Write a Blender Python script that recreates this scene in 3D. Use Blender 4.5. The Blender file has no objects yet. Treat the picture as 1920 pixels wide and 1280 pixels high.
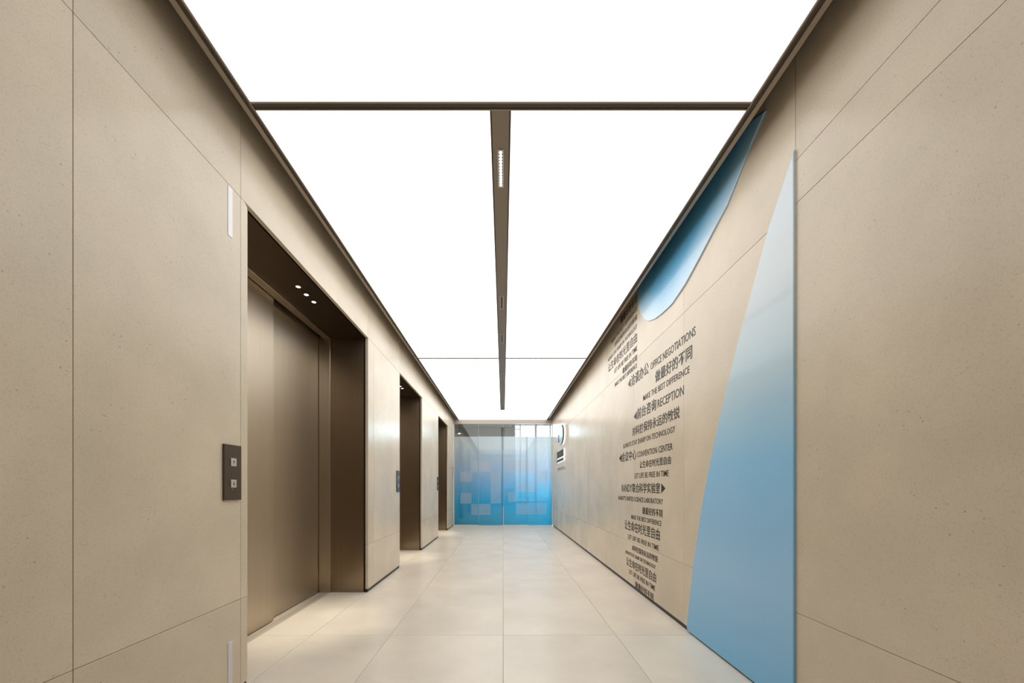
import bpy, bmesh, math, random
from mathutils import Vector

random.seed(7)
scene = bpy.context.scene
COL = scene.collection

# ------------------------------------------------------------------ camera, world, exposure
EYE = 1.05                      # lens height above the floor
cam_d = bpy.data.cameras.new("camera")
cam_d.sensor_width = 36.0
cam_d.lens = 702.0 * 36.0 / 1920.0
cam_d.shift_x = 16.6 / 1920.0   # architectural shift lens, level camera
cam_d.shift_y = 272.7 / 1920.0
cam_d.clip_start = 0.02
cam_d.clip_end = 200.0
cam = bpy.data.objects.new("camera", cam_d)
cam.location = (0.0, 0.0, EYE)
cam.rotation_euler = (math.pi / 2, 0, 0)
COL.objects.link(cam)
scene.camera = cam

world = bpy.data.worlds.new("world")
scene.world = world
world.use_nodes = True
wn = world.node_tree
wn.nodes.clear()
w_out = wn.nodes.new("ShaderNodeOutputWorld")
w_bg = wn.nodes.new("ShaderNodeBackground")
w_sky = wn.nodes.new("ShaderNodeTexSky")
w_sky.sky_type = 'NISHITA'
w_sky.sun_disc = False
w_sky.sun_elevation = math.radians(38)
w_sky.sun_rotation = math.radians(200)
w_bg.inputs["Strength"].default_value = 6.0
w_mix = wn.nodes.new("ShaderNodeMix")      # bright hazy sky
w_mix.data_type = 'RGBA'
w_mix.inputs[0].default_value = 0.65
w_mix.inputs[7].default_value = (1.15, 1.22, 1.25, 1)
wn.links.new(w_sky.outputs[0], w_mix.inputs[6])
wn.links.new(w_mix.outputs[2], w_bg.inputs["Color"])
wn.links.new(w_bg.outputs[0], w_out.inputs["Surface"])

# daylight enters through the lobby window and the added side window only: a portal guides the sampling
for p_loc, p_rot, p_w, p_h in (((1.33, 13.12, 1.6), (math.radians(-90), 0, 0), 1.9, 3.2),
                               ((2.47, 11.72, 1.6), (math.radians(90), 0, math.radians(90)), 2.3, 3.2)):
    pd = bpy.data.lights.new("window_portal", 'AREA')
    pd.shape = 'RECTANGLE'
    pd.size = p_w
    pd.size_y = p_h
    pd.cycles.is_portal = True
    po = bpy.data.objects.new("window_portal", pd)
    po.location = p_loc
    po.rotation_euler = p_rot
    COL.objects.link(po)

vs = scene.view_settings
vs.view_transform = 'Standard'
vs.look = 'None'
vs.exposure = 0.0
vs.gamma = 1.0
vs.use_curve_mapping = False
scene.cycles.use_denoising = True
scene.cycles.max_bounces = 12
scene.cycles.diffuse_bounces = 7
scene.cycles.glossy_bounces = 5
scene.cycles.transparent_max_bounces = 16
scene.cycles.sample_clamp_indirect = 6.0

CEIL_NEAR, CEIL_MID, CEIL_FAR = 1.22, 2.3, 2.35
SPOT_POWER = 48.0

# ------------------------------------------------------------------ helpers
def tag(o, label=None, cat=None, group=None, kind=None):
    if label: o["label"] = label
    if cat: o["category"] = cat
    if group: o["group"] = group
    if kind: o["kind"] = kind
    return o

def thing(name, loc, label, cat, group=None):
    o = bpy.data.objects.new(name, None)
    o.empty_display_size = 0.1
    o.location = loc
    COL.objects.link(o)
    return tag(o, label, cat, group)

def wloc(o):
    v = Vector((0, 0, 0))
    while o is not None:
        v += o.location
        o = o.parent
    return v

def link(name, me, mats, parent=None, loc=(0, 0, 0)):
    """mesh vertices are given in metres in the room; the object keeps its own local frame"""
    if not isinstance(mats, (list, tuple)): mats = [mats]
    for m in mats: me.materials.append(m)
    o = bpy.data.objects.new(name, me)
    COL.objects.link(o)
    if parent is not None:
        o.parent = parent
    off = Vector(loc) - (wloc(parent) if parent is not None else Vector((0, 0, 0)))
    o.location = off
    return o

def add_box(bm, x0, x1, y0, y1, z0, z1, mi=0):
    v = [bm.verts.new(p) for p in ((x0,y0,z0),(x1,y0,z0),(x1,y1,z0),(x0,y1,z0),
                                   (x0,y0,z1),(x1,y0,z1),(x1,y1,z1),(x0,y1,z1))]
    fs = []
    for q in ((0,3,2,1),(4,5,6,7),(0,1,5,4),(1,2,6,5),(2,3,7,6),(3,0,4,7)):
        f = bm.faces.new([v[i] for i in q]); f.material_index = mi; fs.append(f)
    return fs

def bm_done(bm, smooth=False):
    me = bpy.data.meshes.new("m")
    bm.normal_update()
    bm.to_mesh(me); bm.free()
    if smooth:
        for p in me.polygons: p.use_smooth = True
    return me

def box(name, x0, x1, y0, y1, z0, z1, mat, parent=None, bevel=0.0, kind=None, segs=1):
    c = ((x0+x1)/2, (y0+y1)/2, z0)
    bm = bmesh.new()
    add_box(bm, x0-c[0], x1-c[0], y0-c[1], y1-c[1], 0, z1-z0)
    if bevel > 0:
        bmesh.ops.bevel(bm, geom=bm.edges[:], offset=bevel, segments=segs, affect='EDGES', profile=0.5)
    o = link(name, bm_done(bm), mat, parent, c)
    if kind: o["kind"] = kind
    return o

def boxes(name, lst, mats, parent=None, kind=None):
    bm = bmesh.new()
    for b in lst: add_box(bm, *b)
    o = link(name, bm_done(bm), mats, parent)
    if kind: o["kind"] = kind
    return o

def yz_prism(name, pts, x0, x1, mats, parent=None, bevel=0.0, segs=2, side_index=0):
    """solid with outline pts (y,z) between x0 and x1"""
    cy = sum(p[0] for p in pts)/len(pts); cz = min(p[1] for p in pts)
    bm = bmesh.new()
    a = [bm.verts.new((0, p[0]-cy, p[1]-cz)) for p in pts]
    f0 = bm.faces.new(a)
    r = bmesh.ops.extrude_face_region(bm, geom=[f0])
    nv = [g for g in r["geom"] if isinstance(g, bmesh.types.BMVert)]
    bmesh.ops.translate(bm, verts=nv, vec=(x1-x0, 0, 0))
    bmesh.ops.recalc_face_normals(bm, faces=bm.faces[:])
    for f in bm.faces:
        f.material_index = 0 if abs(f.normal.x) > 0.9 else side_index
    if bevel > 0:
        ed = [e for e in bm.edges if abs(e.verts[0].co.x-(x1-x0)) < 1e-6 and abs(e.verts[1].co.x-(x1-x0)) < 1e-6]
        bmesh.ops.bevel(bm, geom=ed, offset=bevel, segments=segs, affect='EDGES', profile=0.5)
    return link(name, bm_done(bm), mats, parent, (x0, cy, cz))

def disc_prism(bm, cx, cy, r, z0, z1, n=20, mi=0, r1=None):
    r1 = r if r1 is None else r1
    b = [bm.verts.new((cx+r*math.cos(2*math.pi*k/n), cy+r*math.sin(2*math.pi*k/n), z0)) for k in range(n)]
    t = [bm.verts.new((cx+r1*math.cos(2*math.pi*k/n), cy+r1*math.sin(2*math.pi*k/n), z1)) for k in range(n)]
    bm.faces.new(b[::-1]).material_index = mi
    bm.faces.new(t).material_index = mi
    for k in range(n):
        bm.faces.new((b[k], b[(k+1) % n], t[(k+1) % n], t[k])).material_index = mi

# ------------------------------------------------------------------ materials
def mat(name):
    m = bpy.data.materials.new(name)
    m.use_nodes = True
    nt = m.node_tree
    b = nt.nodes.get("Principled BSDF")
    return m, nt, b

def plain(name, col, rough=0.5, metal=0.0, spec=0.5, coat=0.0):
    m, nt, b = mat(name)
    b.inputs["Base Color"].default_value = (*col, 1)
    b.inputs["Roughness"].default_value = rough
    b.inputs["Metallic"].default_value = metal
    b.inputs["Specular IOR Level"].default_value = spec
    b.inputs["Coat Weight"].default_value = coat
    return m

def emit(name, col, strength):
    m, nt, b = mat(name)
    nt.nodes.remove(b)
    e = nt.nodes.new("ShaderNodeEmission")
    e.inputs["Color"].default_value = (*col, 1)
    e.inputs["Strength"].default_value = strength
    nt.links.new(e.outputs[0], nt.nodes["Material Output"].inputs["Surface"])
    return m

def N(nt, t, **kw):
    n = nt.nodes.new(t)
    for k, v in kw.items():
        if k in n.inputs: n.inputs[k].default_value = v
        else: setattr(n, k, v)
    return n

def ramp(nt, src, stops):
    r = nt.nodes.new("ShaderNodeValToRGB")
    el = r.color_ramp.elements
    while len(el) < len(stops): el.new(0.5)
    for e, (p, c) in zip(el, stops):
        e.position = p
        e.color = (*c, 1) if len(c) == 3 else c
    nt.links.new(src, r.inputs["Fac"])
    return r

def mixc(nt, fac, a, b, mode='MIX'):
    n = nt.nodes.new("ShaderNodeMix")
    n.data_type = 'RGBA'; n.blend_type = mode
    for idx, v in ((0, fac), (6, a), (7, b)):
        if isinstance(v, (int, float)): n.inputs[idx].default_value = v
        elif isinstance(v, tuple): n.inputs[idx].default_value = (*v, 1)
        else: nt.links.new(v, n.inputs[idx])
    return n.outputs[2]

def stone(name, base, rough, speckle=1.0, spec=0.5):
    """honed limestone: soft clouds, fine fossil grain, sparse dark pits; every slab cut from another spot"""
    m, nt, b = mat(name)
    tc = N(nt, "ShaderNodeTexCoord")
    oi = N(nt, "ShaderNodeObjectInfo")
    add = N(nt, "ShaderNodeVectorMath", operation='MULTIPLY_ADD')
    comb = N(nt, "ShaderNodeCombineXYZ")
    for k in range(3): nt.links.new(oi.outputs["Random"], comb.inputs[k])
    nt.links.new(comb.outputs[0], add.inputs[0])
    add.inputs[1].default_value = (23.0, 57.0, 41.0)
    nt.links.new(tc.outputs["Object"], add.inputs[2])
    V = add.outputs[0]
    cloud = N(nt, "ShaderNodeTexNoise", Scale=2.2, Detail=4.0, Roughness=0.55)
    grain = N(nt, "ShaderNodeTexNoise", Scale=210.0, Detail=3.0, Roughness=0.7)
    pits = N(nt, "ShaderNodeTexVoronoi", Scale=38.0)
    gate = N(nt, "ShaderNodeTexNoise", Scale=7.0, Detail=2.0)
    for n in (cloud, grain, pits, gate): nt.links.new(V, n.inputs["Vector"])
    d = tuple(c*0.91 for c in base); l = tuple(min(1, c*1.06) for c in base)
    c1 = ramp(nt, cloud.outputs["Fac"], [(0.32, d), (0.68, l)])
    g = ramp(nt, grain.outputs["Fac"], [(0.28, (0.72, 0.70, 0.68)), (0.47, (1, 1, 1)), (0.75, (1.0, 1.0, 1.0))])
    col = mixc(nt, 0.75*speckle, c1.outputs[0], g.outputs[0], 'MULTIPLY')
    p = ramp(nt, pits.outputs["Distance"], [(0.07, (1, 1, 1)), (0.15, (0, 0, 0))])
    gt = ramp(nt, gate.outputs["Fac"], [(0.52, (0, 0, 0)), (0.62, (1, 1, 1))])
    pm = N(nt, "ShaderNodeMath", operation='MULTIPLY')
    nt.links.new(p.outputs[0], pm.inputs[0]); nt.links.new(gt.outputs[0], pm.inputs[1])
    pm2 = N(nt, "ShaderNodeMath", operation='MULTIPLY'); pm2.inputs[1].default_value = 0.7*speckle
    nt.links.new(pm.outputs[0], pm2.inputs[0])
    col = mixc(nt, pm2.outputs[0], col, tuple(c*0.45 for c in base))
    rv = N(nt, "ShaderNodeMapRange"); rv.inputs[3].default_value = 0.975; rv.inputs[4].default_value = 1.025
    nt.links.new(oi.outputs["Random"], rv.inputs[0])
    hsv = N(nt, "ShaderNodeHueSaturation")
    nt.links.new(rv.outputs[0], hsv.inputs["Value"]); nt.links.new(col, hsv.inputs["Color"])
    nt.links.new(hsv.outputs[0], b.inputs["Base Color"])
    b.inputs["Roughness"].default_value = rough
    b.inputs["Specular IOR Level"].default_value = spec
    bump = N(nt, "ShaderNodeBump", Strength=0.06, Distance=0.001)
    nt.links.new(grain.outputs["Fac"], bump.inputs["Height"])
    nt.links.new(bump.outputs[0], b.inputs["Normal"])
    return m

def brushed(name, col, rough, aniso=0.5):
    """vertically brushed bronze-coloured stainless steel"""
    m, nt, b = mat(name)
    tc = N(nt, "ShaderNodeTexCoord")
    mp = N(nt, "ShaderNodeMapping"); mp.inputs["Scale"].default_value = (260, 260, 1.2)
    nz = N(nt, "ShaderNodeTexNoise", Scale=1.0, Detail=2.0)
    nt.links.new(tc.outputs["Object"], mp.inputs[0]); nt.links.new(mp.outputs[0], nz.inputs["Vector"])
    c = ramp(nt, nz.outputs["Fac"], [(0.3, tuple(v*0.93 for v in col)), (0.7, tuple(min(1, v*1.06) for v in col))])
    nt.links.new(c.outputs[0], b.inputs["Base Color"])
    mr = N(nt, "ShaderNodeMapRange"); mr.inputs[3].default_value = rough-0.04; mr.inputs[4].default_value = rough+0.05
    nt.links.new(nz.outputs["Fac"], mr.inputs[0]); nt.links.new(mr.outputs[0], b.inputs["Roughness"])
    b.inputs["Metallic"].default_value = 1.0
    b.inputs["Anisotropic"].default_value = aniso
    return m

def gradient_z(name, stops, rough, z_lo, z_hi, coat=0.0):
    """printed colour gradient over the height of the panel (metres above its own base)"""
    m, nt, b = mat(name)
    tc = N(nt, "ShaderNodeTexCoord")
    sp = N(nt, "ShaderNodeSeparateXYZ")
    nt.links.new(tc.outputs["Object"], sp.inputs[0])
    mr = N(nt, "ShaderNodeMapRange"); mr.inputs[1].default_value = z_lo; mr.inputs[2].default_value = z_hi
    nt.links.new(sp.outputs[2], mr.inputs[0])
    r = ramp(nt, mr.outputs[0], stops)
    nt.links.new(r.outputs[0], b.inputs["Base Color"])
    b.inputs["Roughness"].default_value = rough
    b.inputs["Coat Weight"].default_value = coat
    return m

def thin_glass(name, tint=(0.97, 0.99, 0.985)):
    m, nt, b = mat(name)
    nt.nodes.remove(b)
    fr = N(nt, "ShaderNodeFresnel", IOR=1.5)
    tr = N(nt, "ShaderNodeBsdfTransparent"); tr.inputs[0].default_value = (*tint, 1)
    gl = N(nt, "ShaderNodeBsdfGlossy", Roughness=0.02)
    mx = N(nt, "ShaderNodeMixShader")
    nt.links.new(fr.outputs[0], mx.inputs[0]); nt.links.new(tr.outputs[0], mx.inputs[1]); nt.links.new(gl.outputs[0], mx.inputs[2])
    nt.links.new(mx.outputs[0], nt.nodes["Material Output"].inputs["Surface"])
    return m

def film_material(name):
    """printed frosted film, blue at the floor fading to plain frost at the top"""
    m, nt, b = mat(name)
    nt.nodes.remove(b)
    tc = N(nt, "ShaderNodeTexCoord")
    sp = N(nt, "ShaderNodeSeparateXYZ")
    nt.links.new(tc.outputs["Object"], sp.inputs[0])
    mr = N(nt, "ShaderNodeMapRange"); mr.inputs[1].default_value = 0.0; mr.inputs[2].default_value = 2.426
    nt.links.new(sp.outputs[2], mr.inputs[0])
    r = ramp(nt, mr.outputs[0], [(0.0, (0.08, 0.49, 0.61)), (0.25, (0.15, 0.56, 0.71)), (0.42, (0.38, 0.61, 0.75)),
                                 (0.62, (0.62, 0.68, 0.76)), (0.9, (0.80, 0.79, 0.79))])
    di = N(nt, "ShaderNodeBsdfDiffuse"); tl = N(nt, "ShaderNodeBsdfTranslucent")
    rf = N(nt, "ShaderNodeBsdfRefraction", IOR=1.0, Roughness=0.6)
    nt.links.new(r.outputs[0], tl.inputs[0])
    nt.links.new(r.outputs[0], di.inputs[0]); nt.links.new(r.outputs[0], rf.inputs[0])
    m1 = N(nt, "ShaderNodeMixShader"); m1.inputs[0].default_value = 0.65
    m2 = N(nt, "ShaderNodeMixShader"); m2.inputs[0].default_value = 0.2
    nt.links.new(di.outputs[0], m1.inputs[1]); nt.links.new(tl.outputs[0], m1.inputs[2])
    nt.links.new(m1.outputs[0], m2.inputs[1]); nt.links.new(rf.outputs[0], m2.inputs[2])
    nt.links.new(m2.outputs[0], nt.nodes["Material Output"].inputs["Surface"])
    return m

M_STONE = stone("limestone_wall", (0.66, 0.575, 0.45), 0.27)
M_TILE = stone("limestone_floor", (0.77, 0.70, 0.60), 0.28, 0.45)
M_MORTAR = plain("joint_mortar", (0.20, 0.165, 0.125), 0.9)  # brown backing that shows in the joints between slabs
M_GROUT = plain("floor_grout", (0.42, 0.37, 0.31), 0.9)
M_BLACK = plain("black_skirting", (0.012, 0.011, 0.010), 0.45)
M_GAP = plain("dark_gap", (0.008, 0.007, 0.006), 0.9)
M_DOOR = brushed("brushed_bronze_door", (0.50, 0.43, 0.34), 0.40)
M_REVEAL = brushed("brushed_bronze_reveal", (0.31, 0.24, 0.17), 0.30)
M_JAMB = brushed("brushed_bronze_jamb", (0.52, 0.45, 0.36), 0.30)
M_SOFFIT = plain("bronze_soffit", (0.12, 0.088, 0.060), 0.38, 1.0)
M_SILL = plain("sill_metal", (0.56, 0.50, 0.42), 0.45, 0.25)
M_STEEL = brushed("brushed_steel", (0.72, 0.71, 0.70), 0.3)
M_BRONZE = plain("bronze_trim", (0.25, 0.205, 0.16), 0.42, 0.4)
M_LIP = plain("bronze_lip", (0.34, 0.285, 0.225), 0.42, 0.4)
M_DARK = plain("dark_bronze_channel", (0.075, 0.058, 0.045), 0.5)
M_PLENUM = plain("dark_plenum", (0.03, 0.026, 0.022), 0.9)
M_WHITE = plain("white_housing", (0.75, 0.75, 0.75), 0.7)
M_DIFF = [emit("luminous_ceiling", (1.0, 0.985, 0.958), v) for v in (CEIL_NEAR, CEIL_MID, CEIL_FAR)]
M_LED = emit("led_cell", (1.0, 0.97, 0.93), 6.0)
M_CELL = plain("louvre_cell", (0.07, 0.06, 0.05), 0.4)
M_DOWN = emit("downlight_lens", (1.0, 0.90, 0.72), 9.0)
M_INK = plain("black_lettering", (0.022, 0.018, 0.015), 0.5)
M_HALO = emit("lit_acrylic", (1.0, 0.98, 0.95), 1.5)
M_PANEL = plain("call_panel_bronze", (0.075, 0.058, 0.050), 0.16, 0.3)
M_BTN = plain("call_button_steel", (0.60, 0.55, 0.49), 0.35, 0.6)
M_STRIP = plain("grey_pivot_plate", (0.66, 0.67, 0.70), 0.35, 0.25)
M_GLASS = thin_glass("clear_glass")
M_FILM = film_material("gradient_film")
M_DOT = plain("frost_dot", (0.58, 0.57, 0.58), 0.7)
M_RAIL = plain("pale_rail", (0.80, 0.79, 0.77), 0.35, 0.2)
M_HEAD = plain("beige_header", (0.40, 0.35, 0.31), 0.4, 0.1)
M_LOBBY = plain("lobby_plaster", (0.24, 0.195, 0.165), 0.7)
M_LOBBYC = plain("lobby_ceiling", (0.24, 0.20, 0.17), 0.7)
M_SEAL = plain("glass_edge_seal", (0.30, 0.42, 0.48), 0.4)
M_FRAME = plain("window_frame", (0.45, 0.55, 0.60), 0.4)
M_FIN = gradient_z("printed_fin", [(0.0, (0.18, 0.51, 0.83)), (0.2, (0.30, 0.57, 0.87)), (0.45, (0.27, 0.58, 0.88)),
                                   (0.62, (0.43, 0.61, 0.72)), (0.80, (0.62, 0.71, 0.77)), (1.0, (0.62, 0.73, 0.82))], 0.28, 0.0, 2.6, 0.2)
def leaf_material():
    """printed gradient: pale along the curved lower edge, deep blue inwards"""
    m, nt, b = mat("printed_leaf")
    geo = N(nt, "ShaderNodeNewGeometry"); sp = N(nt, "ShaderNodeSeparateXYZ")
    nt.links.new(geo.outputs["Position"], sp.inputs[0])
    def m2(op, a, b_):
        n = N(nt, "ShaderNodeMath", operation=op)
        for k, v in enumerate((a, b_)):
            if isinstance(v, (int, float)): n.inputs[k].default_value = v
            else: nt.links.new(v, n.inputs[k])
        return n.outputs[0]
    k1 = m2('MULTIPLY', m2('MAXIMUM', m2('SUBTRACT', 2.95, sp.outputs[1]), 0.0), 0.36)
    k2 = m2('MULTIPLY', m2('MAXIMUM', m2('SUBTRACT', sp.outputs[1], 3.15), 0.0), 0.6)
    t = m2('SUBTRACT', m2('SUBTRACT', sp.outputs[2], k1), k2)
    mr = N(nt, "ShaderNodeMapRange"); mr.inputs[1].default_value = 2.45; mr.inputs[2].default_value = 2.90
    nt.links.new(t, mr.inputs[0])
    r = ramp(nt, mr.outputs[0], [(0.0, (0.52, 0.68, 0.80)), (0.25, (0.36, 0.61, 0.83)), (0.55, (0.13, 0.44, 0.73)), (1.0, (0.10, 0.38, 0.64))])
    nt.links.new(r.outputs[0], b.inputs["Base Color"])
    b.inputs["Roughness"].default_value = 0.28
    b.inputs["Coat Weight"].default_value = 0.2
    return m
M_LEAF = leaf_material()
M_LOGO = plain("logo_blue_grey", (0.40, 0.53, 0.63), 0.35)
M_LOGO2 = plain("logo_violet", (0.42, 0.42, 0.60), 0.35)

# ------------------------------------------------------------------ main dimensions (metres)
XL, XR = -1.348, 1.344          # finished stone faces
T = 0.026                       # stone slab thickness
Y0, YG = -2.6, 10.2             # wall behind the camera, glass partition
ZT = 2.88                       # underside of the luminous ceiling
ZW = 3.20                       # top of the walls
ZJ1, ZJ2 = 0.476, 2.537         # stone joints
ZS = 0.032                      # skirting height
G = 0.0011                      # half joint
OPEN = [(1.974, 3.735), (4.880, 6.225), (7.785, 9.130)]
XD = -2.02                      # back of the lift recesses

# ------------------------------------------------------------------ floor
floor = tag(boxes("floor", [(-2.1, 1.6, Y0-0.3, YG, -0.12, -0.004)], M_GROUT),
            "pale beige limestone floor of large tiles", kind='structure')
ys = [Y0, -0.557, 1.050, 2.653, 4.260, 5.866, 7.473, 9.080, YG]
xs = [XL-0.010, -0.80, 0.0, 0.80, XR+0.012]
for i in range(len(xs)-1):
    for j in range(len(ys)-1):
        box("tile", xs[i]+0.0012, xs[i+1]-0.0012, ys[j]+0.0012, ys[j+1]-0.0012, -0.02, 0.0, M_TILE, floor, 0.0008)
for a, b in OPEN:
    cut = [a-0.03] + [y for y in ys if a+0.1 < y < b-0.1] + [b+0.03]
    for j in range(len(cut)-1):
        box("tile", -1.722, XL-0.0125, cut[j]+0.0012, cut[j+1]-0.0012, -0.02, 0.0, M_TILE, floor, 0.0008)

# ------------------------------------------------------------------ left wall with three lift recesses
segs = []
yy = Y0 - 0.1
for a, b in OPEN + [(YG+0.06, None)]:
    segs.append((yy, a-0.012)); yy = (b or 0) + 0.012
lst = [(XD, XL-T-0.002, s0, s1, 0.0, ZW) for s0, s1 in segs]
lst += [(XD, XL-T-0.002, a-0.012, b+0.012, 2.575, ZW) for a, b in OPEN]
lst += [(XD-0.08, XD, Y0-0.1, YG+0.06, 0.0, ZW)]
wall_l = tag(boxes("wall_left", lst, M_MORTAR), "left wall of beige stone panels with three lift recesses", kind='structure')

def slab(y0, y1, z0, z1, parent, side):
    if side < 0: return box("stone_panel", XL-T, XL, y0+G, y1-G, z0+G, z1-G, M_STONE, parent, 0.0006)
    return box("stone_panel", XR, XR+T, y0+G, y1-G, z0+G, z1-G, M_STONE, parent, 0.0006)

near = [Y0, -1.827, -1.077, -0.327, 0.4235, 1.1735, 1.923]
for a, b in zip(near[:-1], near[1:]):
    slab(a, b, ZS, ZJ1, wall_l, -1); slab(a, b, ZJ1, ZJ2, wall_l, -1); slab(a, b, ZJ2, ZW, wall_l, -1)
# narrow slab at the corner of the first recess, its top corner eased
slab(1.923, OPEN[0][0], ZS, ZJ1, wall_l, -1)
y0, y1, z0, z1 = 1.923+G, OPEN[0][0], ZJ1+G, ZJ2-G
pts = [(y0, z0), (y1, z0)] + [(y1-0.03+0.03*math.cos(t*math.pi/12), z1-0.03+0.03*math.sin(t*math.pi/12)) for t in range(7)] + [(y0, z1)]
yz_prism("stone_panel", pts, XL-T, XL, M_STONE, wall_l)
for lo in ([(3.735, 3.904), (3.904, 4.880)], [(6.225, 7.785)], [(9.130, YG)]):
    for a, b in lo:
        slab(a, b, ZS, ZJ1, wall_l, -1); slab(a, b, ZJ1, ZJ2, wall_l, -1)
up = [1.923, 3.722, 4.880, 6.225, 7.785, 9.130, YG]
for a, b in zip(up[:-1], up[1:]):
    slab(a, b, ZJ2, ZW, wall_l, -1)
skl = [(Y0, OPEN[0][0])] + [(OPEN[i][1], OPEN[i+1][0]) for i in range(2)] + [(OPEN[2][1], YG)]
base_l = tag(boxes("baseboard_left", [(XL-T, XL-0.006, a, b, 0.0005, ZS) for a, b in skl], M_BLACK),
             "thin black recessed skirting below the left stone panels", kind='structure')

# ------------------------------------------------------------------ lift doors
NTH = ["nearest", "middle", "farthest"]
for n, (a, b) in enumerate(OPEN):
    d = bpy.data.objects.new("door_%d" % (n+1), None)
    d.location = (-1.60, (a+b)/2, 0.0)
    COL.objects.link(d)
    tag(d, "%s brushed bronze lift door with metal surround in the left stone wall" % NTH[n], kind='structure')
    zs = 2.543
    for s in (0, 1):
        ye = b if s else a
        w = 0.010
        y0, y1 = (ye, ye+w) if s else (ye-w, ye)
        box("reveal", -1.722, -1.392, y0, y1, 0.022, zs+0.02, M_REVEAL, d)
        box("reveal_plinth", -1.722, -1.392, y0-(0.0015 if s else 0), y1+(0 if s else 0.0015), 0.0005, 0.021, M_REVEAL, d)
        g0, g1 = (ye+0.004, ye+0.011) if s else (ye-0.011, ye-0.004)
        box("shadow_gap", -1.391, XL-T-0.0005, g0, g1, 0.0005, zs+0.02, M_GAP, d)
        j0, j1 = (ye-0.010, ye+0.011) if s else (ye-0.011, ye+0.010)
        box("jamb", -1.834, -1.7225, j0, j1, 0.0005, zs-0.0005, M_JAMB, d, 0.0015)
        k0, k1 = (ye-0.004, ye+0.011) if s else (ye-0.011, ye+0.004)
        box("jamb_gap", -1.90, -1.8345, k0, k1, 0.0005, zs-0.0005, M_GAP, d)
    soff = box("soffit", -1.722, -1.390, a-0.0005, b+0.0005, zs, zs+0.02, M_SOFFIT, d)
    box("soffit_gap", -1.389, XL-T-0.0005, a, b, zs+0.012, zs+0.02, M_GAP, d)
    box("header", -1.790, -1.7225, a+0.0105, b-0.0105, zs-0.016, zs+0.02, M_JAMB, d, 0.0015)
    mid = a + (0.957 if n == 0 else 0.68)
    box("door_panel", -1.826, -1.796, a+0.0115, mid, 0.007, zs+0.01, M_DOOR, d, 0.002)
    box("door_panel", -1.868, -1.838, mid-0.04, b-0.0048, 0.007, zs+0.01, M_DOOR, d, 0.002)
    box("sill", -1.90, -1.724, a-0.01, b+0.01, -0.02, 0.0005, M_SILL, d)
    for gx in (-1.752, -1.774):
        box("sill_groove", gx-0.0015, gx+0.0015, a+0.011, b-0.011, 0.0006, 0.0010, M_DARK, d)
    box("hoistway", XD+0.001, -1.90, a-0.011, b+0.011, 0.0, zs+0.03, M_GAP, d)
    cy = 2.905 if n == 0 else (a+b)/2
    # three recessed downlights in the soffit of each recess
    for k in range(3):
        yk = cy + (k-1)*0.115
        t = thing("downlight", (-1.527, yk, zs-0.003),
                  "%s small round recessed spotlight in the soffit of the %s lift recess" % (["nearest", "middle", "farthest"][k], NTH[n]), "light",
                  "spotlights over the lift doors")
        bm = bmesh.new()
        nseg = 24
        ro, ri = 0.021, 0.0155
        R = []
        for rr, zz in ((ro, 0.003), (ro, 0.0), (ri, 0.0), (ri, 0.0025)):
            R.append([bm.verts.new((rr*math.cos(2*math.pi*q/nseg), rr*math.sin(2*math.pi*q/nseg), zz)) for q in range(nseg)])
        for A, B in zip(R[:-1], R[1:]):
            for q in range(nseg):
                bm.faces.new((A[q], A[(q+1) % nseg], B[(q+1) % nseg], B[q]))
        link("bezel", bm_done(bm), M_LIP, t, (-1.527, yk, zs-0.003))
        bm = bmesh.new()
        disc_prism(bm, 0, 0, ri-0.0003, 0.0005, 0.002, 20)
        link("lens", bm_done(bm), M_DOWN, t, (-1.527, yk, zs-0.003))
        ld = bpy.data.lights.new("spot_beam", 'SPOT')
        ld.energy = SPOT_POWER
        ld.color = (1.0, 0.90, 0.70)
        ld.spot_size = math.radians(32)
        ld.spot_blend = 1.0
        ld.shadow_soft_size = 0.014
        lo = bpy.data.objects.new("spot_beam", ld)
        lo.parent = t
        lo.location = (0, 0, -0.006)
        COL.objects.link(lo)

# ------------------------------------------------------------------ right wall
wall_r = tag(boxes("wall_right", [(XR+T+0.002, XR+0.25, Y0-0.1, YG+0.06, 0.0, ZW)], M_MORTAR),
             "right wall of beige stone panels carrying blue shapes and black lettering", kind='structure')
ysr = [Y0, -1.474, -0.409, 0.656, 1.7215]
for a, b in zip(ysr[:-1], ysr[1:]):
    for z0, z1 in ((ZS, ZJ1-0.002), (ZJ1-0.002, 2.350), (2.350, 2.547), (2.547, ZW)):
        slab(a, b, z0, z1, wall_r, 1)
ysr = [1.7215 + 1.065*k for k in range(8)] + [YG]
for a, b in zip(ysr[:-1], ysr[1:]):
    for z0, z1 in ((ZS, ZJ1), (ZJ1, 2.345), (2.345, ZW)):
        slab(a, b, z0, z1, wall_r, 1)
base_r = tag(boxes("baseboard_right", [(XR+0.006, XR+T, Y0, YG, 0.0005, ZS)], M_BLACK),
             "thin black recessed skirting below the right stone panels", kind='structure')

wall_b = tag(boxes("wall_back", [(-1.6, 1.6, Y0-0.2, Y0-0.1, -0.1, ZW)], M_STONE),
             "plain stone wall closing the lobby behind the viewer", kind='structure')

# ------------------------------------------------------------------ luminous ceiling
ceil = tag(boxes("ceiling", [(-2.1, 1.6, Y0-0.2, YG+0.06, ZW, ZW+0.08)], M_PLENUM),
           "dark ceiling void above the luminous panels", kind='structure')
box("soffit_board", -1.2, 1.18, Y0-0.05, -0.401, ZT+0.004, ZT+0.05, M_LOBBYC, ceil)
CX0, CX1 = -1.2056, 1.1837           # inner edges of the two side frames
BX0, BX1 = -0.0645, 0.0385           # middle bar
YB0, YB1 = 1.783, 1.823              # bronze cross bar
YJ1, YJ2 = 5.337, 8.878              # fine joints

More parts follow.
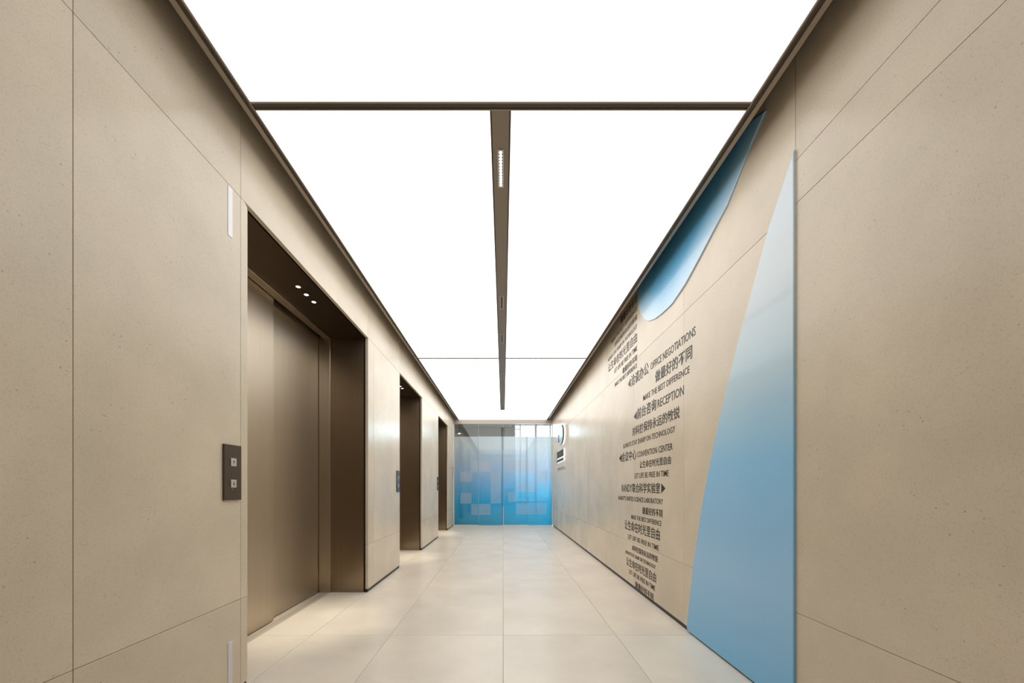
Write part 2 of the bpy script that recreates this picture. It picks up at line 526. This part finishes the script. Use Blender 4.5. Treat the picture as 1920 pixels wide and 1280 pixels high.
def frame(name, xo, xi, label):
    """side frame: outer flange, dark channel, fine inner lip"""
    f = bpy.data.objects.new(name, None)
    f.location = ((xo+xi)/2, (Y0+YG)/2, ZT); COL.objects.link(f)
    tag(f, label, kind='structure')
    s = 1 if xi > xo else -1
    def seg(nm, d0, d1, z0, z1, m):
        x0, x1 = sorted((xo+s*d0, xo+s*d1))
        box(nm, x0, x1, Y0-0.05, YG-0.012, z0, z1, m, f)
    w = abs(xi-xo)
    seg("flange", 0.0, 0.024, ZT, ZT+0.10, M_LIP)
    seg("channel", 0.0245, w-0.0075, ZT+0.008, ZT+0.10, M_DARK)
    seg("inner_lip", w-0.007, w, ZT+0.001, ZT+0.10, M_LIP)
    return f
frame("trim_1", -1.2575, CX0, "bronze metal frame along the left edge of the luminous ceiling")
frame("trim_2", 1.2390, CX1, "bronze metal frame along the right edge of the luminous ceiling")

cb = bpy.data.objects.new("trim_3", None); cb.location = (0, (YB0+YB1)/2, ZT); COL.objects.link(cb)
tag(cb, "bronze cross bar dividing the luminous ceiling", kind='structure')
for nm, a, b, dz, m in (("lip", YB0, YB0+0.006, 0.001, M_LIP), ("channel", YB0+0.0065, YB1-0.0065, 0.006, M_DARK), ("lip", YB1-0.006, YB1, 0.001, M_LIP)):
    box(nm, CX0+0.0005, CX1-0.0005, a, b, ZT+dz, ZT+0.10, m, cb)
for nm, a, b, dz, m in (("lip", -0.40, -0.394, 0.001, M_LIP), ("channel", -0.3935, -0.3665, 0.006, M_DARK), ("lip", -0.366, -0.36, 0.001, M_LIP)):
    box(nm, CX0+0.0005, CX1-0.0005, a, b, ZT+dz, ZT+0.10, m, cb)

mb = bpy.data.objects.new("trim_4", None); mb.location = ((BX0+BX1)/2, (YB1+YJ2)/2, ZT); COL.objects.link(mb)
tag(mb, "brown bronze middle bar running along the luminous ceiling with recessed lights", kind='structure')
box("lip", BX0, BX0+0.005, YB1+0.0005, YJ2, ZT+0.001, ZT+0.10, M_DARK, mb)
box("bar_face", BX0+0.0075, BX1-0.0075, YB1+0.0005, YJ2, ZT+0.003, ZT+0.10, M_BRONZE, mb)
box("bar_groove", BX0+0.005, BX0+0.0075, YB1+0.0005, YJ2, ZT+0.012, ZT+0.10, M_GAP, mb)
box("bar_groove", BX1-0.0075, BX1-0.005, YB1+0.0005, YJ2, ZT+0.012, ZT+0.10, M_GAP, mb)
box("lip", BX1-0.005, BX1, YB1+0.0005, YJ2, ZT+0.001, ZT+0.10, M_DARK, mb)

def light_panel(x0, x1, y0, y1, label, zone):
    t = thing("ceiling_light_panel", ((x0+x1)/2, (y0+y1)/2, ZT+0.004), label, "ceiling light", "luminous ceiling panels")
    box("diffuser", x0, x1, y0, y1, ZT+0.004, ZT+0.0065, M_DIFF[zone], t)
    box("housing", x0, x1, y0, y1, ZT+0.007, ZT+0.11, M_WHITE, t)
e = 0.0005
light_panel(CX0+e, CX1-e, -0.36+e, YB0-e, "nearest full-width luminous white ceiling panel in front of the bronze cross bar", 0)
light_panel(CX0+e, BX0-e, YB1+e, YJ1-0.0205, "luminous white ceiling panel left of the middle bar, beyond the bronze cross bar", 1)
light_panel(BX1+e, CX1-e, YB1+e, YJ1-0.0205, "luminous white ceiling panel right of the middle bar, beyond the bronze cross bar", 1)
light_panel(CX0+e, BX0-e, YJ1+0.0205, YJ2-0.0005, "smaller far luminous white ceiling panel left of the middle bar's end", 2)
light_panel(BX1+e, CX1-e, YJ1+0.0205, YJ2-0.0005, "smaller far luminous white ceiling panel right of the middle bar's end", 2)
light_panel(CX0+e, CX1-e, YJ2+0.0345, YG-0.016, "full-width luminous white ceiling strip beside the blue glass partition", 2)
jb = tag(boxes("trim_5", [(CX0+e, BX0-e, YJ1-0.020, YJ1+0.020, ZT+0.002, ZT+0.09), (BX1+e, CX1-e, YJ1-0.020, YJ1+0.020, ZT+0.002, ZT+0.09)], M_DARK),
         "fine dark joint across the luminous ceiling", kind='structure')
jb = tag(boxes("trim_6", [(CX0+e, CX1-e, YJ2+0.0003, YJ2+0.034, ZT+0.003, ZT+0.09)], M_LIP),
         "fine pale joint at the far end of the middle bar", kind='structure')

# linear recessed spotlights in the middle bar
SP = [(2.034, 2.287, "nearest lit"), (3.592, 3.850, "second"), (4.497, 4.763, "third"), (6.07, 6.31, "fourth"), (8.23, 8.52, "farthest")]
for a, b, nm in SP:
    x0, x1 = -0.030, 0.002
    t = thing("linear_spotlight", ((x0+x1)/2, (a+b)/2, ZT+0.001),
              "%s slim rectangular louvre light set in the middle ceiling bar" % nm, "light", "louvre lights in the middle bar")
    fr = boxes("bezel", [(x0, x1, a, a+0.004, ZT-0.001, ZT+0.0028), (x0, x1, b-0.004, b, ZT-0.001, ZT+0.0028),
                         (x0, x0+0.004, a+0.004, b-0.004, ZT-0.001, ZT+0.0028), (x1-0.004, x1, a+0.004, b-0.004, ZT-0.001, ZT+0.0028)], M_RAIL, t)
    box("louvre", x0+0.0042, x1-0.0042, a+0.0042, b-0.0042, ZT+0.001, ZT+0.0027, M_CELL, t)
    n = 12
    st = (b-a-0.012)/n
    lit = nm == "nearest lit"
    for k in range(n):
        yc = a+0.006+st*(k+0.5)
        bm = bmesh.new()
        disc_prism(bm, 0, 0, 0.0085, 0, 0.001, 12)
        link("lamp_cell", bm_done(bm), M_LED if lit else M_CELL, t, ((x0+x1)/2, yc, ZT-0.0003))

# ------------------------------------------------------------------ glass partition at the far end
hd = tag(boxes("trim_7", [(XL, XR, YG-0.011, YG+0.05, 2.765, ZT+0.10)], M_HEAD),
         "beige metal header above the blue glass partition", kind='structure')
tag(boxes("trim_8", [(XL, XL+0.012, YG-0.008, YG+0.045, 0.0, 2.764), (XR-0.012, XR, YG-0.008, YG+0.045, 0.0, 2.764)], M_RAIL),
    "slim pale wall channels at both ends of the glass partition", kind='structure')

def uv(u, v, y=YG):
    return ((u-943.4)*y/702.0, EYE+(912.7-v)*y/702.0)

blocks = [(883.7, 920, 863.7, 884.4), (863, 883.7, 883.7, 903.7), (920, 939, 884.4, 943.7), (863, 883.7, 923.7, 943.7), (883.7, 920, 944.4, 965),
          (952.5, 1005.6, 863, 883), (1005.6, 1027, 883, 903), (968, 1005.6, 903, 922), (952.5, 967.5, 922, 941), (968, 1025, 943, 964)]
dots = []
P = 0.0294
for u0, u1, v0, v1 in blocks:
    X0, Z1 = uv(u0, v0); X1, Z0 = uv(u1, v1)
    nx, nz = max(1, round((X1-X0)/P)), max(1, round((Z1-Z0)/P))
    for i in range(nx):
        for j in range(nz):
            dots.append((X0+(X1-X0)*(i+0.5)/nx, Z0+(Z1-Z0)*(j+0.5)/nz))
edges = [XL+0.0125, -0.674, 0.0, 0.655, XR-0.0125]
PN = [("fixed_glass_panel", "fixed frosted blue glass panel next to the left stone wall, dotted squares on it"),
      ("sliding_glass_door", "left of the two frosted blue sliding glass doors, with the tall dotted bar"),
      ("sliding_glass_door", "right of the two frosted blue sliding glass doors, bright from behind"),
      ("fixed_glass_panel", "fixed frosted pale blue glass panel next to the right wall with mirrored wording")]
glass_things = []
for k in range(4):
    x0, x1 = edges[k]+0.0015, edges[k+1]-0.0015
    yf = YG + (0.0 if k in (1, 2) else 0.016)
    t = thing(PN[k][0], ((x0+x1)/2, yf, 0.0), PN[k][1], "glass door" if k in (1, 2) else "glass panel")
    glass_things.append((t, yf))
    z0 = 0.012
    box("glass_pane", x0, x1, yf, yf+0.010, z0, 2.7645, M_GLASS, t)
    box("film", x0+0.001, x1-0.001, yf+0.0104, yf+0.0110, z0, 2.426, M_FILM, t)
    me = bpy.data.meshes.new("dots")
    vv, ff = [], []
    h = 0.0078
    cx = (x0+x1)/2
    for X, Z in dots:
        if x0+h < X < x1-h:
            n0 = len(vv)
            vv += [(X-h-cx, 0, Z-h), (X+h-cx, 0, Z-h), (X+h-cx, 0, Z+h), (X-h-cx, 0, Z+h)]
            ff.append((n0, n0+1, n0+2, n0+3))
    me.from_pydata(vv, [], ff)
    o = link("dot_pattern", me, M_DOT, t, (cx, yf-0.0008, 0))
    o["kind"] = "stuff"
    o["label"] = "pixel grid of small grey dots"
    box("bottom_rail", x0, x1, yf-0.006 if k in (0, 2) else yf-0.002, yf+0.014, 0.0006, 0.0115 if k in (1, 3) else 0.019, M_RAIL if k in (0, 2) else M_STEEL, t)
    if k < 3:
        box("edge_seal", x1-0.003, x1+0.0028, (yf if k == 2 else YG)-0.0012, YG+0.030, 0.021, 2.764, M_SEAL, t)
    if k in (0, 3):
        e0, e1 = (XL+0.0122, x0+0.003) if k == 0 else (x1-0.003, XR-0.0122)
        box("wall_seal", e0, e1, YG+0.014, YG+0.030, 0.021, 2.764, M_SEAL, t)
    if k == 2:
        box("sunlit_gap_strip", x0-0.001, x0+0.010, yf-0.004, yf-0.001, 0.02, 0.52, M_RAIL, t)  # sunlight through the door gap, put in as a pale strip

# ------------------------------------------------------------------ lobby behind the glass
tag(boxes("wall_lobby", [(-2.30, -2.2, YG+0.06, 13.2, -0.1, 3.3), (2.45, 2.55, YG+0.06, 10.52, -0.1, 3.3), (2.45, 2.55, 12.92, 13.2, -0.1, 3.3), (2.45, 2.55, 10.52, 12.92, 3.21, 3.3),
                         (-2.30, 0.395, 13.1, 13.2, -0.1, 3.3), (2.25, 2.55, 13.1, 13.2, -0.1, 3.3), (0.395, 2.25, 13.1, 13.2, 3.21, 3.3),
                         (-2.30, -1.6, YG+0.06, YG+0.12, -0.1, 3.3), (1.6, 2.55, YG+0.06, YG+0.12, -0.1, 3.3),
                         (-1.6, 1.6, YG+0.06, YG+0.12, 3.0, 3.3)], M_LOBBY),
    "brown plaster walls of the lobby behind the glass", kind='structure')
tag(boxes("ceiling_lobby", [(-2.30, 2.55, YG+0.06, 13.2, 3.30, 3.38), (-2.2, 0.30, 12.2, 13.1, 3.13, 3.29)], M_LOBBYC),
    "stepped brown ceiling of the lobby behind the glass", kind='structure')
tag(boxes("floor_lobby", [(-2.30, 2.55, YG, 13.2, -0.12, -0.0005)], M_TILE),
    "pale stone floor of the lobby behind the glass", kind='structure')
w = bpy.data.objects.new("window_1", None); w.location = (1.32, 13.15, 0.0); COL.objects.link(w)
tag(w, "bright tall lobby window seen through the top of the glass partition", kind='structure')
for x0, x1 in ((0.395, 0.43), (0.575, 0.625), (1.10, 1.185), (1.62, 1.67), (2.20, 2.25)):
    box("mullion", x0, x1, 13.12, 13.18, 0.0, 3.21, M_FRAME, w)
for x0, x1 in ((0.431, 0.574),):
    box("transom", x0, x1, 13.12, 13.18, 3.06, 3.10, M_FRAME, w)
for x0, x1 in ((0.431, 0.574), (0.626, 1.099), (1.186, 1.619), (1.671, 2.199)):
    box("pane", x0, x1, 13.145, 13.155, 0.0, 3.209, M_GLASS, w)
w = bpy.data.objects.new("window_added", None); w.location = (2.5, 11.72, 0.0); COL.objects.link(w)  # side glazing added out of view to backlight the right half of the film
tag(w, "added unseen tall side window lighting the lobby behind the right glass panes", kind='structure')
for y0, y1 in ((10.52, 10.56), (11.69, 11.75), (12.88, 12.92)):
    box("mullion", 2.47, 2.53, y0, y1, 0.0, 3.209, M_FRAME, w)
for y0, y1 in ((10.561, 11.689), (11.751, 12.879)):
    box("pane", 2.495, 2.505, y0, y1, 0.0, 3.209, M_GLASS, w)
tag(boxes("ground", [(-20, 20, 13.2, 40, -0.3, -0.15), (2.55, 20, 2.0, 13.2, -0.3, -0.15)], plain("pavement", (0.5, 0.49, 0.47), 0.9)),
    "pale pavement outside the lobby window", kind='structure')

# tree outside
tr = thing("tree", (2.75, 19.0, -0.15), "green leafy tree outside the bright lobby window", "tree")
bm = bmesh.new()
def limb(bm, p, q, r0, r1, n=7):
    p, q = Vector(p), Vector(q); d = (q-p).normalized()
    a = d.orthogonal().normalized(); b = d.cross(a)
    A = [bm.verts.new(p+(a*math.cos(2*math.pi*k/n)+b*math.sin(2*math.pi*k/n))*r0) for k in range(n)]
    B = [bm.verts.new(q+(a*math.cos(2*math.pi*k/n)+b*math.sin(2*math.pi*k/n))*r1) for k in range(n)]
    for k in range(n): bm.faces.new((A[k], A[(k+1) % n], B[(k+1) % n], B[k]))
    bm.faces.new(A[::-1]); bm.faces.new(B)
limb(bm, (0, 0, 0), (0.05, 0, 2.6), 0.11, 0.08)
tips = []
for k in range(9):
    an = k*2.4; r = 0.5+0.35*(k % 3)
    q = (r*math.cos(an), r*math.sin(an), 3.2+0.28*k)
    limb(bm, (0.05, 0, 2.4+0.12*k), q, 0.045, 0.015); tips.append(q)
link("trunk", bm_done(bm), plain("bark", (0.16, 0.12, 0.09), 0.9), tr, (2.75, 19.0, -0.15))
me = bpy.data.meshes.new("leaves"); vv, ff = [], []
for q in tips:
    for _ in range(110):
        c = Vector(q)+Vector((random.gauss(0, .3), random.gauss(0, .3), random.gauss(0, .26)))
        a = Vector((random.uniform(-1, 1), random.uniform(-1, 1), random.uniform(-1, 1))).normalized()
        b = a.orthogonal().normalized()
        n0 = len(vv)
        vv += [tuple(c-a*.06), tuple(c+b*.025), tuple(c+a*.06), tuple(c-b*.025)]
        ff.append((n0, n0+1, n0+2, n0+3))
me.from_pydata(vv, [], ff)
o = link("foliage", me, plain("leaf", (0.10, 0.26, 0.09), 0.6), tr, (2.75, 19.0, -0.15)); o["kind"] = "stuff"

# small dome lamp of the lobby
pl = thing("ceiling_lamp", (-1.457, 12.45, 2.82), "small white dome lamp behind the top left of the glass partition", "lamp")
bm = bmesh.new()
prev = None
for k in range(7):
    th = k/6*math.pi/2
    ring = [bm.verts.new((0.13*math.cos(th)*math.cos(2*math.pi*j/18)+0.0, 0.13*math.cos(th)*math.sin(2*math.pi*j/18), 0.075*math.sin(th))) for j in range(18)]
    if prev:
        for j in range(18): bm.faces.new((prev[j], prev[(j+1) % 18], ring[(j+1) % 18], ring[j]))
    prev = ring
link("shade", bm_done(bm, True), M_LOBBYC, pl, (-1.457, 12.45, 2.82))
bm = bmesh.new(); bmesh.ops.create_uvsphere(bm, u_segments=12, v_segments=8, radius=0.03)
link("bulb", bm_done(bm, True), M_DOWN, pl, (-1.457, 12.45, 2.84))
bm = bmesh.new(); disc_prism(bm, 0, 0, 0.008, 0.07, 0.309, 10)
link("stem", bm_done(bm), M_DARK, pl, (-1.457, 12.45, 2.82))

# ------------------------------------------------------------------ call panels beside the lifts
for n, (ya, yb, nm) in enumerate(((1.797, 1.915, "nearest"), (4.722, 4.842, "middle"), (7.625, 7.745, "farthest"))):
    yc = (ya+yb)/2
    t = thing("call_panel", (XL, yc, 0.985), "dark bronze lift call panel with two square buttons, on the stone beside the %s lift" % nm,
              "call panel", "lift call panels")
    box("plate", XL+0.0002, XL+0.010, ya, yb, 0.985, 1.258, M_PANEL, t, 0.0012)
    for up_, zc in ((True, 1.1725), (False, 1.0665)):
        bt = box("button", XL+0.0102, XL+0.0135, yc-0.019, yc+0.019, zc-0.0195, zc+0.0195, M_BTN, t, 0.001)
        s = 1 if up_ else -1
        y = yc
        pts = [(y-0.0065, zc+s*0.001), (y+0.0065, zc+s*0.001), (y, zc+s*0.009)]
        yz_prism("arrow", pts if up_ else pts[::-1], XL+0.0136, XL+0.0142, M_INK, bt)
        box("arrow_stem", XL+0.0136, XL+0.0142, y-0.0015, y+0.0015, min(zc-s*0.010, zc+s*0.0008), max(zc-s*0.010, zc+s*0.0008), M_INK, bt)
    bm = bmesh.new(); bmesh.ops.create_uvsphere(bm, u_segments=10, v_segments=6, radius=0.0022)
    link("indicator", bm_done(bm, True), M_BTN, t, (XL+0.0105, yc-0.004, 1.038))

# pale plates in the near stone panel
for z0, z1, nm in ((2.285, 2.531, "slim pale grey metal strip in the stone above the call panel, below the upper joint"),
                   (0.036, 0.286, "slim pale grey metal strip low in the stone beside the nearest lift")):
    t = thing("metal_strip", (XL, 1.848, z0), nm, "strip", "grey strips in the near stone panel")
    box("plate", XL+0.0002, XL+0.002, 1.8325, 1.8635, z0, z1, M_STRIP, t, 0.0008)

t = thing("card_reader", (XL, 10.02, 1.30), "slim framed plate on the last left pier next to the glass partition", "reader")
boxes("frame", [(XL+0.0002, XL+0.014, 9.93, 9.945, 1.30, 1.57), (XL+0.0002, XL+0.014, 10.095, 10.11, 1.30, 1.57),
                (XL+0.0002, XL+0.014, 9.945, 10.095, 1.30, 1.312), (XL+0.0002, XL+0.014, 9.945, 10.095, 1.558, 1.57)], M_LIP, t)
box("face", XL+0.0002, XL+0.010, 9.9455, 10.0945, 1.3125, 1.5575, M_RAIL, t)

# ------------------------------------------------------------------ blue shapes on the right wall
fin_pts = [(1.7335, 0.0125), (1.7335, 2.610), (1.7365, 2.600), (1.911, 2.3415), (2.071, 2.025), (2.146, 1.880), (2.2226, 1.715), (2.352, 1.425),
           (2.476, 1.100), (2.557, 0.850), (2.653, 0.487), (2.746, 0.0318), (2.738, 0.0125)]
t = thing("wall_shape", (XR, 2.24, 0.0125), "tall blue fin-shaped panel fading to pale grey, standing on the right wall's foot", "wall panel")
s = (XR-0.012)/XR
yz_prism("fin_panel", [(y*s, EYE+(z-EYE)*s) if z > 0.02 else (y*s, z) for y, z in fin_pts][::-1], XR-0.0003, XR-0.012, M_FIN, t, 0.004)

leaf_uv = [(1433.4, 208), (1407.6, 269), (1385, 328), (1363, 384), (1339, 429), (1311, 483), (1284, 533), (1260, 569), (1248, 581), (1239, 589), (1227, 598),
           (1215, 602), (1207, 598.5), (1201, 589), (1198, 580), (1196, 568), (1195, 552)]
XS = XR-0.010
leaf = [(702*XS/(u-943.4), EYE+(912.7-v)*XS/(u-943.4)) for u, v in leaf_uv]
leaf = leaf + [(3.735, 3.06), (2.30, 3.06), (2.05, 3.035)]
t = thing("wall_shape", (XR, 2.8, 2.25), "blue curved leaf-shaped panel high on the right wall under the ceiling frame", "wall panel")
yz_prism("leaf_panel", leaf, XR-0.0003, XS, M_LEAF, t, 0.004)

# ------------------------------------------------------------------ lettering
_tc = {}
def text_mesh(s, bold):
    """triangulated outline of a string in the built-in font, 1 unit high; returns verts, faces, bbox"""
    key = (s, bold)
    if key in _tc: return _tc[key]
    cu = bpy.data.curves.new("t", 'FONT')
    cu.body = s
    cu.size = 1.0
    cu.resolution_u = 2
    cu.extrude = 0.05
    cu.offset = bold
    ob = bpy.data.objects.new("t", cu)
    COL.objects.link(ob)
    dg = bpy.context.evaluated_depsgraph_get()
    me = bpy.data.meshes.new_from_object(ob.evaluated_get(dg))
    vs_ = [tuple(v.co) for v in me.vertices]
    fs_ = [tuple(p.vertices) for p in me.polygons]
    bpy.data.objects.remove(ob); bpy.data.curves.remove(cu); bpy.data.meshes.remove(me)
    bb = (min(v[0] for v in vs_), max(v[0] for v in vs_), min(v[1] for v in vs_), max(v[1] for v in vs_)) if vs_ else (0, 0, 0, 0)
    _tc[key] = (vs_, fs_, bb)
    return _tc[key]

def pieces(s, by_word, bold):
    """(substring, x offset in the line) for every word or character"""
    full = text_mesh(s, bold)[2]
    out = []
    if by_word:
        i = 0
        while i < len(s):
            if s[i] == ' ': i += 1; continue
            j = s.find(' ', i); j = len(s) if j < 0 else j
            out.append((s[i:j], full[1]-text_mesh(s[i:], bold)[2][1])); i = j
    else:
        for i, ch in enumerate(s):
            if ch != ' ': out.append((ch, full[1]-text_mesh(s[i:], bold)[2][1]))
    return out, full

def put_text(parent, s, y_left, y_right, zb, zt, m, x_face=XR, thick=0.0012, bold=0.012, part="character"):
    by_word = all(ord(c) < 128 for c in s)
    pcs, bb = pieces(s, by_word, bold)
    sx = (y_left-y_right)/(bb[1]-bb[0]); sz = (zt-zb)/(bb[3]-bb[2])
    for sub, off in pcs:
        v_, f_, b_ = text_mesh(sub, bold)
        cx = (b_[0]+b_[1])/2; cy = b_[2]
        vv = [(-(thick if z > 0 else 0.0), -(x-cx)*sx, (y-cy)*sz) for x, y, z in v_]
        me = bpy.data.meshes.new("glyph")
        me.from_pydata(vv, [], f_)
        wy = y_left-(cx+off-bb[0])*sx
        wz = zb+(cy-bb[2])*sz
        link("word" if by_word else part, me, m, parent, (x_face-0.0003, wy, wz))

def arrow(parent, y_left, y_right, zb, zt, left):
    zm = (zb+zt)/2
    pts = [(y_right, zb), (y_right, zt), (y_left, zm)] if left else [(y_left, zb), (y_left, zt), (y_right, zm)]
    yz_prism("arrow", pts if left else pts[::-1], XR-0.0003, XR-0.0015, M_INK, parent)

def Y(u): return 702.0*XR/(u-943.4)

A1 = "做最好的不同"; A2 = "MAKE THE BEST DIFFERENCE"
B1 = "对科技保持永远的敏锐"; B2 = "ALWAYS STAY SHARP ON TECHNOLOGY"
C1 = "让生命在时光里自由"; C2 = "LET LIFE BE FREE IN TIME"
LINES = [
    ("upper", [(A1, 1163.7, 1194.7, 2.905, 2.995)]),
    ("upper", [(A2, 1146.7, 1194.6, 2.822, 2.868)]),
    ("upper", [(B1, 1152.3, 1194.8, 2.733, 2.790)]),
    ("upper", [(B2, 1140.3, 1194.6, 2.648, 2.690)]),
    ("upper", [(C1, 1140.7, 1194.4, 2.508, 2.615)]),
    ("upper", [(C2, 1152.0, 1194.6, 2.422, 2.472)]),
    ("upper", [(A1, 1167.3, 1194.4, 2.318, 2.386)]),
    ("upper", [(A2, 1153.2, 1194.4, 2.251, 2.297)]),
    ("dir", [("<", 1177.8, 1182.3, 2.105, 2.195), ("洽谈办公", 1183.3, 1216.2, 2.098, 2.215), ("OFFICE NEGOTIATIONS", 1220, 1304.3, 2.113, 2.177)]),
    ("main", [(A1, 1228.7, 1297.8, 1.966, 2.068)]),
    ("main", [(A2, 1206.1, 1292.9, 1.874, 1.926)]),
    ("dir", [("<", 1188.5, 1194.0, 1.727, 1.812), ("前台咨询", 1194.8, 1230.6, 1.725, 1.835), ("RECEPTION", 1233.2, 1282.3, 1.736, 1.808)]),
    ("main", [(B1, 1185.5, 1274.3, 1.576, 1.670)]),
    ("main", [(B2, 1168.4, 1266.0, 1.479, 1.529)]),
    ("dir", [("<", 1161.0, 1165.8, 1.335, 1.425), ("会议中心", 1166.0, 1193.2, 1.328, 1.436), ("CONVENTION CENTER", 1195.0, 1261.2, 1.345, 1.401)]),
    ("main", [(C1, 1199.6, 1258.0, 1.234, 1.304)]),
    ("main", [(C2, 1190.0, 1254.0, 1.138, 1.188)]),
    ("dir", [("RANDY", 1165.8, 1185.1, 0.998, 1.078), ("联合科学实验室", 1185.6, 1237.6, 0.992, 1.088), (">", 1240.0, 1247.8, 0.997, 1.080)]),
    ("main", [("RANDY'S UNITED SCIENCE LABORATORY", 1159.8, 1243.1, 0.902, 0.951)]),
    ("low", [(A1, 1204.5, 1242.2, 0.790, 0.860)]),
    ("low", [(A2, 1183.8, 1240.0, 0.717, 0.761)]),
    ("low", [(C1, 1171.4, 1237.2, 0.588, 0.692)]),
    ("low", [(C2, 1177.8, 1235.2, 0.498, 0.544)]),
    ("low", [(B1, 1184.9, 1233.4, 0.391, 0.450)]),
    ("low", [(B2, 1172.7, 1229.1, 0.324, 0.361)]),
    ("low", [(C1, 1174.7, 1230.2, 0.205, 0.295)]),
    ("low", [(C2, 1179.8, 1228.4, 0.130, 0.174)]),
    ("low", [(A1, 1191.0, 1225.2, 0.033, 0.096)]),
]
LAB = [
    "topmost line of black lettering %s half in shadow under the ceiling frame",
    "black lettering %s second from top of the upper left block",
    "black lettering %s third from the top in the upper left block beside the blue leaf",
    "thin small lettering %s left of the blue leaf",
    "tall thin black lettering %s in the middle of the upper left block",
    "black lettering %s below the upper left tall thin line",
    "small black lettering %s second from the bottom of the upper left block",
    "bottom line %s of the upper left block",
    "black direction line %s with an arrow pointing left, below the blue leaf",
    "largest black lettering %s under the office line on the right wall",
    "black lettering %s between the office line and the reception line",
    "black direction line %s with an arrow pointing left",
    "bold black lettering %s just below the reception line",
    "black lettering %s between the reception and convention lines",
    "black direction line %s with an arrow pointing left",
    "black lettering %s just below the convention line",
    "black lettering %s just above the laboratory line",
    "black direction line %s with an arrow pointing right",
    "black lettering %s under the arrow that points right",
    "black lettering %s two lines below the right-pointing arrow",
    "black lettering %s three lines below the right-pointing arrow",
    "tall black lettering %s just above the low wall joint",
    "black lettering %s at the low stone joint",
    "black lettering %s just under the low stone joint of the right wall",
    "smallest black lettering %s below the low stone joint",
    "tall black lettering %s third line above the skirting",
    "black lettering %s second above the skirting",
    "lowest black lettering %s touching the black skirting of the right wall",
]
for (kind, parts), lab in zip(LINES, LAB):
    words = " ".join(p[0] for p in parts if p[0] not in "<>")
    zb = min(p[3] for p in parts); yl = Y(parts[0][1]); yr = Y(parts[-1][2])
    t = thing("wall_lettering", (XR, (yl+yr)/2, zb), lab % ("'" + words.replace("'", "’") + "'"), "lettering", "black lettering on the right wall")
    for s_, u0, u1, z0, z1 in parts:
        if s_ in "<>": arrow(t, Y(u0), Y(u1), z0, z1, s_ == "<")
        else: put_text(t, s_, Y(u0), Y(u1), z0, z1, M_INK, bold=0.003 if all(ord(c) < 128 for c in s_) else 0.009)

# mirrored wording on the film of the last pane (read from the lobby side)
def put_film_text(parent, s, x_left, x_right, zb, zt, yf):
    v_, f_, b_ = text_mesh(s, 0.0)
    sx = (x_right-x_left)/(b_[1]-b_[0]); sz = (zt-zb)/(b_[3]-b_[2])
    vv = [(-(x-(b_[0]+b_[1])/2)*sx, 0.0 if z > 0 else -0.0006, (y-b_[2])*sz) for x, y, z in v_]
    me = bpy.data.meshes.new("glyph"); me.from_pydata(vv, [], f_)
    o = link("word", me, M_DOT, parent, ((x_left+x_right)/2, yf-0.0008, zb))
put_film_text(glass_things[3][0], "UNITE", 0.915, 1.145, 0.675, 0.722, glass_things[3][1])
put_film_text(glass_things[3][0], "LIFE", 0.700, 0.860, 0.675, 0.722, glass_things[3][1])
put_film_text(glass_things[2][0], "SCIENCE", 0.350, 0.640, 0.675, 0.722, glass_things[2][1])

# ------------------------------------------------------------------ lit logo and name at the far end of the right wall
t = thing("wall_logo", (XR, 8.55, 2.0), "raised blue-grey crescent logo with a glowing white rim, far on the right wall", "logo")
cr = [(8.62, 2.42), (8.62, 2.13), (8.54, 2.04), (8.44, 2.00)]
for k in range(13):
    th = -math.pi/2*0.92 + k/12*math.pi*0.86
    cr.append((8.36-0.28*math.cos(th), 2.22+0.215*math.sin(th)))
cr.append((8.42, 2.435))
yz_prism("lit_rim", cr[::-1], XR-0.0003, XR-0.028, M_HALO, t)
yz_prism("crescent", cr[::-1], XR-0.0283, XR-0.056, [M_LOGO, M_INK], t, side_index=1)
fn = [(9.08, 2.12), (8.72, 2.09), (8.70, 2.20), (8.80, 2.27), (8.92, 2.20)]
yz_prism("lit_rim", fn[::-1], XR-0.0003, XR-0.028, M_HALO, t)
yz_prism("small_fin", fn[::-1], XR-0.0283, XR-0.056, [M_LOGO2, M_INK], t, side_index=1)

def sign_line(s, y_l, y_r, zb, zt, label):
    t = thing("lit_sign", (XR, (y_l+y_r)/2, zb), label, "sign")
    box("lit_backing", XR-0.026, XR-0.0003, y_r-0.012, y_l+0.012, zb-0.010, zt+0.010, M_HALO, t)
    box("black_face", XR-0.034, XR-0.0263, y_r-0.006, y_l+0.006, zb-0.004, zt+0.004, M_INK, t)
    put_text(t, s, y_l, y_r, zb, zt, plain("sign_grey", (0.09, 0.085, 0.08), 0.4), XR-0.034, 0.002, 0.004)
sign_line("兰迪生命科学", 9.12, 8.17, 1.735, 1.885, "upper black sign bar of six dense characters with glowing white rim below the crescent logo")
sign_line("RANDY LIFE SCIENCE", 9.16, 8.17, 1.642, 1.690, "slim lower black sign bar with glowing white rim below the crescent logo")
t = thing("wall_lettering", (XR, 8.7, 1.47), "small grey-brown characters in four pairs under the lit black sign", "lettering", "small lettering under the lit sign")
M_GREY = plain("grey_lettering", (0.20, 0.17, 0.145), 0.6)
put_text(t, "科技 敏锐 自由 不同", 9.24, 8.23, 1.470, 1.513, M_GREY, bold=0.01)
t = thing("wall_lettering", (XR, 8.6, 1.438), "thin grey-brown line of tiny letters below the four pairs of characters", "lettering", "small lettering under the lit sign")
put_text(t, "LET LIFE BE FREE IN TIME", 9.25, 8.03, 1.436, 1.456, M_GREY)
